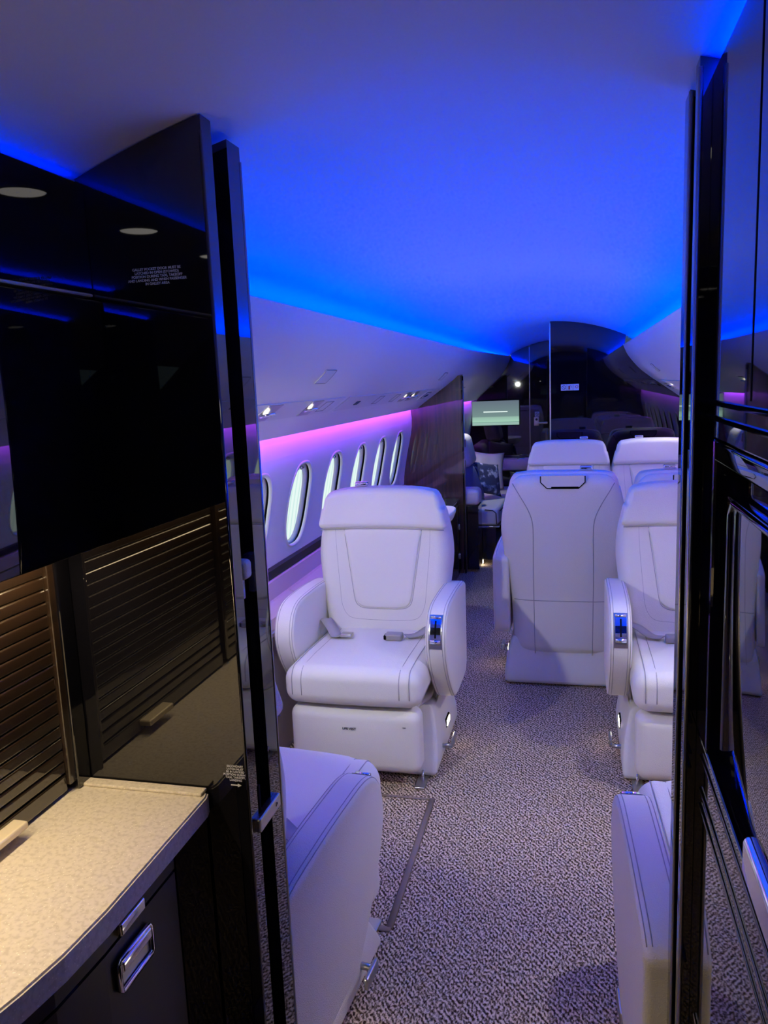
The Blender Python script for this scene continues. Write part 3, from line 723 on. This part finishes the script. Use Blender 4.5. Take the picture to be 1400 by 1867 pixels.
def galley_lamps():
    for k, y in enumerate((0.72, 0.28, -0.16, -0.6)):
        x = -0.33; z = ceil_z(x)
        root = empty('galley_downlight', (x, y, z))
        tag(root, 'round galley ceiling downlight, %s one back from the doorway' % ['first', 'second', 'third', 'fourth'][k], 'downlight', 'galley ceiling downlights')
        n = 20
        V = [((0.046) * math.cos(2*math.pi*i/n), 0.046 * math.sin(2*math.pi*i/n), -0.007) for i in range(n)]
        link('lens', raw(V, [list(range(n))[::-1]], False), GLAMP, root)
        tube('bezel', [(0.05 * math.cos(2*math.pi*i/n), 0.05 * math.sin(2*math.pi*i/n), -0.005) for i in range(n)], 0.005, CHROME, root, 6, True)
        cyl('can', (0, 0, 0.0), 0.049, 'z', 0.004, LINER, root)

# ------------------------------------------------------------------ seats
BACKW = [(0.14, 0.240), (0.30, 0.246), (0.43, 0.252), (0.58, 0.272), (0.76, 0.294), (0.86, 0.288), (0.93, 0.272), (1.0, 0.256), (1.05, 0.245)]
def back_w(z): return smooth_table(BACKW, z)
def back_y(z): return -0.60 - 0.13 * max(0, z - 0.45) + 0.02 * max(0, 0.45 - z)
def back_front(x, z): return back_y(z) + 0.075 + 0.045 * (x / back_w(z)) ** 2 * 0.75
ARM = catmull([(-0.655, 0.645), (-0.50, 0.664), (-0.34, 0.668), (-0.225, 0.664), (-0.160, 0.640), (-0.122, 0.590), (-0.113, 0.525), (-0.143, 0.445), (-0.215, 0.350), (-0.290, 0.278), (-0.335, 0.255), (-0.41, 0.247), (-0.58, 0.247), (-0.645, 0.275), (-0.664, 0.42), (-0.668, 0.58)], 5)
CACHE = {}
def cached(key, fn, m, name, parent, smooth=True):
    if key not in CACHE:
        me = fn(); me.materials.append(m)
        if smooth:
            for p in me.polygons: p.use_smooth = True
        CACHE[key] = me
    return link(name, CACHE[key], None, parent)
def seat(loc, rz, aisle, label, arms=(-1, 1), low=False):
    root = empty('lounge_seat', loc, rz); tag(root, label, 'seat', 'white leather lounge seats')
    a = aisle
    def R(key, c, h, r, mid=(1, 1, 1), deform=None, cs=4): return lambda: raw(*rbox_v(c, h, r, mid, deform, cs), recalc=False)
    # base and turntable
    def dbase(x, y, z):
        t = max(0, (z - 0.03) / 0.20)
        x = x * (1 - 0.12 * t * t); y = y + 0.05 * t if y < -0.4 else -0.4 + (y + 0.4) * (1 - 0.50 * t)
        return x, y, z
    base = cached('base', R('base', (0, -0.405, 0.122), (0.286, 0.283, 0.115), 0.022, (6, 6, 5), dbase), LEATHER, 'base', root)
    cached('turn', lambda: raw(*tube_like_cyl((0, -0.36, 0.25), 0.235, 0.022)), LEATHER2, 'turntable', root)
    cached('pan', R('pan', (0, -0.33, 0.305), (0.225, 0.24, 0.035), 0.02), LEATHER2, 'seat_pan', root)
    # foot light and lever on the aisle side of the base
    def foot_v():
        V, F = rbox_v((a * 0.263, -0.36, 0.110), (0.006, 0.032, 0.017), 0.006, cs=2); return raw(V, F)
    fl = cached(('foot', a), lambda: raw(*rbox_v((a * 0.2805, -0.43, 0.105), (0.004, 0.040, 0.020), 0.003, (1, 1, 1), None, 2)), DARK, 'foot_light_frame', root)
    cached(('footl', a), lambda: raw(*rbox_v((a * 0.2835, -0.43, 0.105), (0.003, 0.032, 0.013), 0.0025, (1, 1, 1), None, 2)), FOOT, 'foot_light', fl)
    lv = cached(('lev', a), lambda: raw(*tube_v([(a * 0.268, -0.28, 0.065), (a * 0.320, -0.282, 0.065)], 0.009, 10)), STEEL, 'swivel_lever', root)
    cached(('lev2', a), lambda: raw(*rbox_v((a * 0.324, -0.315, 0.078), (0.006, 0.040, 0.016), 0.005, (1, 1, 1), None, 2)), STEEL, 'lever_pedal', lv)
    tr = cached(('track', a), lambda: raw(*rbox_v((a * 0.235, -0.095, 0.006), (0.020, 0.060, 0.005), 0.004, (1, 1, 1), None, 2)), STEEL, 'floor_fitting', root)
    cached(('hook', a), lambda: raw(*tube_v([(a * 0.235, -0.13, 0.01), (a * 0.235, -0.115, 0.035), (a * 0.235, -0.10, 0.01)], 0.006, 8)), CHROME, 'fitting_hook', tr)
    # leg rest and cushion
    def dleg(x, y, z):
        return x, y + (0.012 * (1 - (x / 0.245) ** 2) * (1 - ((z - 0.195) / 0.125) ** 2) if y > -0.03 else 0), z
    lg = cached('leg', R('leg', (0, -0.055, 0.193), (0.250, 0.055, 0.123), 0.040, (6, 1, 5), dleg, 5), LEATHER, 'leg_rest', root)
    t = text('life_vest_mark', 'LIFE VEST', 0.0125, INK, basis((0.012, 0.0128, 0.248), (-1, 0, 0), (0, 0, 1)), lg) if 'lv' not in CACHE else link('life_vest_mark', CACHE['lv'], None, lg)
    CACHE['lv'] = t.data
    cached('mark', lambda: raw(*rbox_v((-0.195, 0.0065, 0.262), (0.006, 0.0008, 0.001), 0.0005, (1, 1, 1), None, 1)), INK, 'small_mark', lg)
    def dcush(x, y, z):
        if z > 0.40:
            u = max(0, 1 - (x / 0.262) ** 4); z += 0.012 * u - 0.05 * max(0, (-0.15 - y)) * 0.9
            g = max(0, 1 - ((abs(x) - 0.185) / 0.02) ** 2) * 0.004; z -= g
        y += (0.010 * (1 - (x / 0.262) ** 2) if y > -0.05 else 0)
        return x, y, z
    cu = cached('cush', R('cush', (0, -0.265, 0.400), (0.262, 0.285, 0.070), 0.052, (18, 10, 2), dcush, 6), LEATHER, 'seat_cushion', root)
    for k, xs in enumerate((-0.222, -0.185, 0.185, 0.222)):
        def seam(xs=xs):
            pts = [(xs, -0.53 + 0.046 * q, 0.470) for q in range(11)]
            pts += [(xs, -0.032 + 0.052 * math.sin(b), 0.418 + 0.052 * math.cos(b)) for b in [math.radians(d) for d in (15, 30, 45, 60, 75, 90)]] + [(xs, 0.02, 0.40), (xs, 0.02, 0.375)]
            return raw(*tube_v([Vector(dcush(*p)) + Vector((0, 0.0002, -0.0004)) for p in pts], 0.0017, 5))
        cached(('cseam', k), seam, SEAM, 'stitch_line', cu)
    # back
    def dback(x, y, z):
        s = x / 0.29; w = back_w(min(1.05, max(0.14, z)))
        fr = (y + 0.60) / 0.075
        yy = back_y(z) + (y + 0.60)
        if fr > 0: yy += 0.034 * s * s * min(1, fr)
        else: yy += 0.035 * s ** 4 * min(1, -fr)
        if z > 0.98: z -= 0.02 * s ** 4
        return s * w, yy, z
    bk = cached('back', R('back', (0, -0.60, 0.597), (0.29, 0.075, 0.455), 0.062, (14, 2, 22), dback, 5), LEATHER, 'backrest', root)
    # headrest
    def dhead(x, y, z):
        s = x / 0.29; w = back_w(min(1.05, z)) + 0.002; yy = back_y(z) + (y + 0.60)
        yy += 0.040 * s * s
        if z > 0.98: z -= 0.02 * s ** 4
        return s * w, yy, z
    hd = cached('head', R('head', (0, -0.566, 0.976), (0.29, 0.060, 0.086), 0.030, (14, 2, 6), dhead, 5), LEATHER, 'headrest', root)
    cached('headseam', lambda: raw(*tube_v([(x, back_front(x, 0.889) + 0.006, 0.8885) for x in frange(-0.268, 0.268, 20)], 0.0022, 5)), SEAM, 'headrest_seam', hd)
    if low:
        for q in (bk, hd): q.location = (-a * 0.026, 0, -0.05)
    # fitted front panel and stitched outline
    def panel():
        out = [(-0.168, 0.890), (-0.160, 0.83), (-0.135, 0.66), (-0.122, 0.585), (-0.105, 0.560), (-0.075, 0.550), (0, 0.548), (0.075, 0.550), (0.105, 0.560), (0.122, 0.585), (0.135, 0.66), (0.160, 0.83), (0.168, 0.890), (0.08, 0.892), (0, 0.893), (-0.08, 0.892)]
        out = catmull(out, 3); n = len(out); V = []; F = []
        lv = [(1.0, -0.004), (0.985, 0.004), (0.95, 0.007), (0.85, 0.008), (0.65, 0.006), (0.4, 0.005), (0.15, 0.005)]
        cz = 0.73
        for s, off in lv:
            for x, z in out:
                xx = x * s; zz = cz + (z - cz) * s; V.append((xx, back_front(xx, zz) + off, zz))
        for q in range(len(lv) - 1):
            for k in range(n): F.append([q*n+k, q*n+(k+1) % n, (q+1)*n+(k+1) % n, (q+1)*n+k])
        F.append([(len(lv)-1)*n + k for k in range(n)])
        return raw(V, F)
    cached('panel', panel, LEATHER, 'back_panel', bk)
    def outline():
        P = catmull([(-0.208, 0.890), (-0.204, 0.80), (-0.190, 0.64), (-0.180, 0.56), (-0.150, 0.512), (-0.09, 0.500), (0, 0.497), (0.09, 0.500), (0.150, 0.512), (0.180, 0.56), (0.190, 0.64), (0.204, 0.80), (0.208, 0.890)], 4, False)
        return raw(*tube_v([(x, back_front(x, z) - 0.0012, z) for x, z in P], 0.0018, 5))
    cached('outline', outline, SEAM, 'stitch_line', bk)
    def inner():
        P = catmull([(-0.171, 0.890), (-0.163, 0.83), (-0.138, 0.66), (-0.125, 0.583), (-0.107, 0.557), (-0.075, 0.547), (0, 0.545), (0.075, 0.547), (0.107, 0.557), (0.125, 0.583), (0.138, 0.66), (0.163, 0.83), (0.171, 0.890)], 4, False)
        return raw(*tube_v([(x, back_front(x, z) - 0.0008, z) for x, z in P], 0.0018, 5))
    cached('inner', inner, SEAM, 'stitch_line', bk)
    # rear of the back: shaped seams, cross seam, pull handle
    def rear(x, z): 
        s = x / back_w(z); return back_y(z) - 0.075 + 0.035 * s ** 4
    for k in (-1, 1):
        def rs(k=k):
            P = catmull([(k*0.232, 1.012), (k*0.205, 0.965), (k*0.165, 0.895), (k*0.142, 0.83), (k*0.138, 0.74), (k*0.140, 0.55), (k*0.138, 0.30), (k*0.136, 0.16)], 5, False)
            return raw(*tube_v([(x, rear(x, z) - 0.0002, z) for x, z in P], 0.0019, 5))
        cached(('rs', k), rs, SEAM, 'rear_seam', bk)
    cached('cross', lambda: raw(*tube_v([(x, rear(x, 0.43) - 0.0004, 0.43) for x in frange(-0.235, 0.235, 16)], 0.0019, 5)), SEAM, 'cross_seam', bk)
    def hnd():
        P = [(-0.098, 1.050), (-0.098, 1.020), (-0.070, 0.992), (0.070, 0.992), (0.098, 1.020), (0.098, 1.050)]
        V = [(x, back_y(z) - 0.079, z) for x, z in P] + [(x, back_y(z) - 0.05, z) for x, z in P]; n = 6
        return raw(V, [list(range(n)), list(range(n, 2*n))] + [[i, (i+1) % n, n+(i+1) % n, n+i] for i in range(n)])
    ph = cached('hnd', hnd, LEATHER, 'pull_handle', bk, False)
    cached('hndgap', lambda: raw(*tube_v([(x, back_y(z) - 0.0785, z) for x, z in [(-0.100, 1.048), (-0.100, 1.019), (-0.071, 0.990), (0.071, 0.990), (0.100, 1.019), (0.100, 1.048)]], 0.0028, 6)), DARK, 'handle_gap', ph)
    cached('hndslot', lambda: raw(*rbox_v((0.01, back_y(0.995) - 0.079, 0.9945), (0.062, 0.003, 0.004), 0.002, (1, 1, 1), None, 1)), DARK, 'handle_slot', ph)
    hk = None if low else cached(('coat', a), lambda: raw(*rbox_v((-a * 0.105, back_y(1.05) + 0.03, 1.073), (0.028, 0.016, 0.010), 0.007, (1, 1, 1), None, 3)), CHROME, 'headrest_latch', root)
    # arms
    for s in arms:
        x0, x1 = (0.258, 0.338) if s > 0 else (-0.338, -0.258)
        ar = cached(('arm', s), lambda: raw(*pillow_extrude(ARM, x0, x1, 0.014, 5)), LEATHER, 'armrest', root)
        if low: ar.location = (0, -0.095, -0.075)
        ar.data.set_sharp_from_angle(angle=math.radians(60))
        for q, (xx, ins) in enumerate(((x0 + 0.006, 0.0022), (x0 + 0.015, 0.0), (x1 - 0.015, 0.0), (x1 - 0.006, 0.0022))):
            off = offset2(ARM, ins)
            seg = [p for p in off]
            i0 = 0; pts = [off[i] for i in range(0, 50)]
            cached(('armseam', s, q), lambda: raw(*tube_v([(xx, y, z) for y, z in pts], 0.0011, 5)), SEAM, 'stitch_line', ar)
        if s == a:
            # chrome control pad following the nose of the arm
            xc = (x0 + x1) / 2
            idx = [i for i, (y, z) in enumerate(ARM) if y > -0.2 and 0.520 < z < 0.645]
            nose = [ARM[i] for i in idx]
            outw = offset2(ARM, -0.003); inw = offset2(ARM, 0.012); o2 = offset2(ARM, -0.0045); o3 = offset2(ARM, -0.0060)
            def strip(hw, A, B, ids, dx=0.0):
                V = []; F = []
                for i in ids:
                    for x in (xc + dx - hw, xc + dx + hw):
                        V.append((x, *A[i])); V.append((x, *B[i]))
                m_ = len(ids)
                for k in range(m_ - 1):
                    p = 4*k; q = p + 4
                    F += [[p, p+2, q+2, q], [p+1, q+1, q+3, p+3], [p, q, q+1, p+1], [p+2, p+3, q+3, q+2]]
                F += [[0, 1, 3, 2], [4*m_-4, 4*m_-2, 4*m_-1, 4*m_-3]]
                return raw(V, F)
            cp = cached(('ctl', s), lambda: strip(0.0245, outw, inw, idx), STEEL, 'control_pad', ar, False)
            cached(('ctl2', s), lambda: strip(0.0195, o2, inw, idx[1:-1]), PLATE, 'control_plate', cp, False)
            mid = idx[len(idx)//2]
            cached(('ctl3', s), lambda: strip(0.003, o3, inw, idx[2:-3]), DARK, 'control_slot', cp, False)
            iy, iz = o2[idx[-3]]
            cached(('ctl4', s), lambda: raw(*tube_v([(xc - 0.019, iy, iz), (xc + 0.019, iy, iz)], 0.008, 10)), CHROME, 'control_roller', cp)
            iy2, iz2 = o2[idx[1]]
            cached(('ctl5', s), lambda: raw(*tube_v([(xc - 0.019, iy2, iz2), (xc + 0.019, iy2, iz2)], 0.006, 10)), CHROME, 'control_bar', cp)
    # belt
    def strapv(P, w, th=0.002):
        V = []; F = []
        P = [Vector(p) for p in P]
        for i, p in enumerate(P):
            t = P[min(i+1, len(P)-1)] - P[max(i-1, 0)]; t.normalize()
            side = Vector((-t.y, t.x, 0)); side.normalize(); nn = t.cross(side)
            for sx_, sn in ((-1, -1), (1, -1), (1, 1), (-1, 1)): V.append(p + side * sx_ * w + nn * sn * th)
        for i in range(len(P) - 1):
            for k in range(4): F.append([4*i+k, 4*i+(k+1) % 4, 4*i+4+(k+1) % 4, 4*i+4+k])
        F += [[0, 1, 2, 3], [len(V)-4, len(V)-3, len(V)-2, len(V)-1]]
        return raw(V, F)
    s1 = cached(('st1', a), lambda: strapv(catmull([(-a*0.250, -0.50, 0.505), (-a*0.235, -0.455, 0.515), (-a*0.19, -0.40, 0.492), (-a*0.165, -0.365, 0.478), (-a*0.13, -0.34, 0.487)], 4, False), 0.024), STRAP, 'belt_strap', root)
    cached(('tongue', a), lambda: raw(*rbox_v((-a*0.112, -0.345, 0.489), (0.024, 0.020, 0.007), 0.004, (1, 1, 1), None, 2)), STEEL, 'belt_tongue', s1)
    s2 = cached(('st2', a), lambda: strapv(catmull([(a*0.255, -0.48, 0.505), (a*0.215, -0.445, 0.500), (a*0.17, -0.40, 0.480), (a*0.13, -0.372, 0.484)], 4, False), 0.022), STRAP, 'belt_strap', root)
    b2 = cached(('buckle', a), lambda: raw(*rbox_v((a*0.085, -0.352, 0.487), (0.036, 0.024, 0.014), 0.008, (1, 1, 1), None, 3)), BUCKLE, 'belt_buckle', s2)
    cached(('slot', a), lambda: raw(*rbox_v((a*0.052, -0.345, 0.487), (0.006, 0.018, 0.009), 0.003, (1, 1, 1), None, 2)), DARK, 'buckle_slot', b2)
    return root
def tube_like_cyl(c, r, h, n=36):
    V = []; prof = [(r - .02, -h), (r, -h + .012), (r, h - .012), (r - .02, h)]
    for rr, z in prof:
        for k in range(n): V.append((c[0] + rr*math.cos(2*math.pi*k/n), c[1] + rr*math.sin(2*math.pi*k/n), c[2] + z))
    F = []
    for q in range(3):
        for k in range(n): F.append([q*n+k, q*n+(k+1) % n, (q+1)*n+(k+1) % n, (q+1)*n+k])
    F += [list(range(n)), list(range(3*n, 4*n))]
    return V, F

def seats():
    PI = math.pi
    seat((-0.803, 2.625, 0), PI, -1, 'white leather seat with LIFE VEST panel facing the doorway by the left windows')
    seat((0.455, 2.72, 0), PI, 1, 'white leather seat on the right facing the doorway, half hidden by the black post')
    seat((-0.06, 4.43, 0), 0, -1, 'white leather seat in the middle turned away, showing its plain stitched back', (-1,))
    seat((0.522, 4.43, 0), 0, 1, 'white leather seat turned away, only its top showing behind the right seat', (1,))
    seat((-0.052, 5.02, 0), PI, 1, 'white leather seat facing forward directly behind the seat showing its back', (1,))
    seat((0.525, 5.02, 0), PI, -1, 'white leather seat at the rear right before the black partition', (-1,))
    seat((-0.782, 1.985, 0), math.radians(-5), 1, 'white leather seat just behind the left bulkhead, its aisle armrest in the foreground', (1,), True)
    seat((0.405, 1.985, 0), math.radians(3), -1, 'white leather seat just behind the right door post, narrow armrest showing', low=True)

# ------------------------------------------------------------------ aft lounge
def cushion_mesh(w, h, d, n=14):
    """square throw pillow with pinched corners in the local xz plane"""
    V = []; F = []
    for s in (1, -1):
        for i in range(n + 1):
            for j in range(n + 1):
                u = -1 + 2*i/n; v = -1 + 2*j/n
                pinch = 1 - 0.10 * (1 - (u*u)) * (v*v) - 0.10 * (1 - v*v) * (u*u)
                V.append((u * w * pinch, s * d * (max(0, (1 - u**4) * (1 - v**4))) ** 0.5, v * h * pinch))
    m_ = (n + 1) ** 2
    for b in (0, m_):
        for i in range(n):
            for j in range(n):
                a = b + i*(n+1) + j; F.append([a, a+1, a+n+2, a+n+1] if b else [a, a+n+1, a+n+2, a+1])
    me = raw(V, F)
    bm = bmesh.new(); bm.from_mesh(me); bmesh.ops.remove_doubles(bm, verts=bm.verts, dist=1e-5); bmesh.ops.recalc_face_normals(bm, faces=bm.faces); bm.to_mesh(me); bm.free()
    return me
def aft_lounge():
    root = empty('sofa', (-0.85, 6.9, 0)); tag(root, 'white sofa with black piping beyond the walnut partition', 'sofa')
    def put(o): o.data.transform(Matrix.Translation(-root.location)); o.parent = root; return o
    put(box('plinth', (-1.15, 6.30, 0.04), (-0.63, 7.75, 0.31), BLACK, None, 0.006))
    put(box('plinth_trim', (-1.15, 6.295, 0.312), (-0.605, 7.76, 0.322), STEEL, None, 0.003))
    def bow(x, y, z): return (x + (0.03 * (1 - ((y - 7.0) / 0.75) ** 2) if x > -0.7 else 0), y, z)
    cu = put(rbox('seat_cushion', (-0.87, 6.99, 0.395), (0.255, 0.70, 0.070), 0.035, LEATHER, None, (4, 8, 1), bow))
    put(tube('piping', [(-0.60, 6.31, 0.447), (-0.580, 6.6, 0.447), (-0.576, 7.0, 0.447), (-0.59, 7.4, 0.447), (-0.61, 7.66, 0.447)], 0.004, PIPING))
    put(tube('piping', [(-0.72, 6.292, 0.458), (-0.655, 6.292, 0.452), (-0.630, 6.293, 0.43), (-0.626, 6.293, 0.34)], 0.004, PIPING))
    put(rbox('back_cushion', (-1.035, 6.95, 0.62), (0.075, 0.55, 0.165), 0.05, LEATHER, None, (2, 4, 4), lambda x, y, z: (x - 0.10 * (z - 0.46), y, z)))
    hr = put(rbox('headrest', (-0.925, 6.66, 0.915), (0.085, 0.22, 0.130), 0.05, LEATHER, None, (2, 4, 4), lambda x, y, z: (x - 0.22 * (z - 0.80), y, z)))
    # end cabinet with white armrest
    root2 = empty('end_cabinet', (-1.0, 6.14, 0)); tag(root2, 'dark end cabinet with white armrest between partition and sofa', 'cabinet')
    for o in (box('body', (-1.18, 6.045, 0.02), (-0.742, 6.27, 0.526), BLACK), rbox('armrest', (-0.945, 6.16, 0.592), (0.210, 0.105, 0.066), 0.04, LEATHER), box('floor_light', (-0.80, 6.275, 0.015), (-0.74, 6.30, 0.04), FOOT)):
        o.data.transform(Matrix.Translation(-root2.location)); o.parent = root2
    # side ledge by the aft wall
    root3 = empty('aft_ledge', (-0.75, 7.86, 0)); tag(root3, 'pale armrest ledge under the screen at the aft wall', 'ledge')
    for o in (rbox('ledge_top', (-0.68, 7.87, 0.66), (0.235, 0.115, 0.055), 0.025, LEATHER), box('ledge_body', (-1.1, 7.77, 0.02), (-0.46, 7.99, 0.60), BLACK), rbox('ledge_switch', (-0.53, 7.80, 0.718), (0.035, 0.015, 0.005), 0.003, CHROME), box('ledge_slot', (-0.86, 7.752, 0.668), (-0.70, 7.757, 0.684), GOLD)):
        o.data.transform(Matrix.Translation(-root3.location)); o.parent = root3
    # pillows
    def pillow(nm, loc, rot, w, h, d, m, label):
        o = link(nm, cushion_mesh(w, h, d), m, None, True); o.location = loc; o.rotation_euler = rot; return tag(o, label, 'pillow', 'pillows on the sofa')
    pillow('throw_pillow', (-0.865, 6.44, 0.655), (math.radians(-22), 0, math.radians(66)), 0.15, 0.165, 0.055, GREYPILLOW, 'plain slate grey pillow leaning at the near end of the sofa')
    pillow('throw_pillow', (-0.785, 6.86, 0.645), (math.radians(-26), math.radians(12), math.radians(38)), 0.165, 0.155, 0.06, CAMO, 'blue and white patterned pillow in the middle of the sofa')
    pillow('throw_pillow', (-0.80, 7.35, 0.66), (math.radians(-14), math.radians(6), math.radians(22)), 0.155, 0.175, 0.06, LEATHER, 'plain white pillow at the far end of the sofa')
    # screen
    r = empty('wall_screen', (-0.785, 7.99, 1.165)); tag(r, 'lit flat screen showing a pale green picture on the black aft wall', 'screen')
    rbox('casing', (0, -0.006, 0), (0.240, 0.014, 0.127), 0.004, BLACKSAT, r)
    m = emitter('screen_picture', (0.4, 0.6, 0.5), 0.6)
    nt = m.node_tree; e = [x for x in nt.nodes if x.type == 'EMISSION'][0]
    tc = nt.nodes.new('ShaderNodeTexCoord'); sp = nt.nodes.new('ShaderNodeSeparateXYZ'); nt.links.new(tc.outputs['Generated'], sp.inputs[0])
    rp = ramp(nt.nodes, [(0.0, (0.30, 0.48, 0.42)), (0.11, (0.32, 0.5, 0.44)), (0.12, (0.10, 0.22, 0.2)), (0.14, (0.36, 0.62, 0.48)), (0.33, (0.30, 0.48, 0.40)), (0.36, (0.18, 0.28, 0.27)), (1.0, (0.13, 0.17, 0.22))])
    nt.links.new(sp.outputs['Z'], rp.inputs[0]); nt.links.new(rp.outputs[0], e.inputs[0]); e.inputs[1].default_value = 1.0
    box('picture', (-0.234, -0.0225, -0.121), (0.234, -0.0205, 0.121), m, r, 0.0003)
    mt = emitter('screen_text', (0.85, 1.0, 0.95), 1.0)
    box('caption_line', (-0.120, -0.0235, 0.008), (0.120, -0.0227, 0.018), mt, r, 0.0002)
    # credenza in front of the walnut partition, with pale leaf
    root4 = empty('credenza', (-1.0, 5.4, 0)); tag(root4, 'low black credenza against the left wall before the walnut partition', 'credenza')
    for o in (box('body', (-1.16, 4.75, 0.02), (-0.872, 5.985, 0.60), BLACK, None, 0.006), box('door', (-0.8725, 5.40, 0.05), (-0.868, 5.98, 0.57), BLACK), box('door', (-0.8725, 4.80, 0.05), (-0.868, 5.39, 0.57), BLACK),
              rbox('latch', (-0.866, 5.86, 0.40), (0.005, 0.012, 0.022), 0.003, CHROME), rbox('latch', (-0.866, 5.86, 0.17), (0.005, 0.012, 0.022), 0.003, CHROME)):
        o.data.transform(Matrix.Translation(-root4.location)); o.parent = root4
    pts = catmull([(-1.15, 4.60), (-0.90, 4.60), (-0.79, 4.63), (-0.752, 4.72), (-0.748, 4.90), (-0.77, 5.02), (-0.86, 5.07), (-1.15, 5.07)], 5)
    V = []; F = []; n = len(pts); cx, cy = -0.95, 4.83
    lv = [(0.80, 0.605), (0.93, 0.635), (0.99, 0.665), (1.0, 0.68), (0.985, 0.69), (0.95, 0.692)]
    for s, z in lv: V += [(cx + (x - cx) * s, cy + (y - cy) * s, z) for x, y in pts]
    for q in range(len(lv) - 1):
        for k in range(n): F.append([q*n+k, q*n+(k+1) % n, (q+1)*n+(k+1) % n, (q+1)*n+k])
    F += [list(range(n)), [(len(lv)-1)*n + k for k in range(n)]]
    o = link('side_table', raw(V, F), LEATHER, None, True); tag(o, 'white rounded side table tip showing behind the left seat back', 'table')

floor_and_ceiling()
bins()
side_walls()
cross_walls()
galley()
right_cabinet()
galley_lamps()
seats()
aft_lounge()
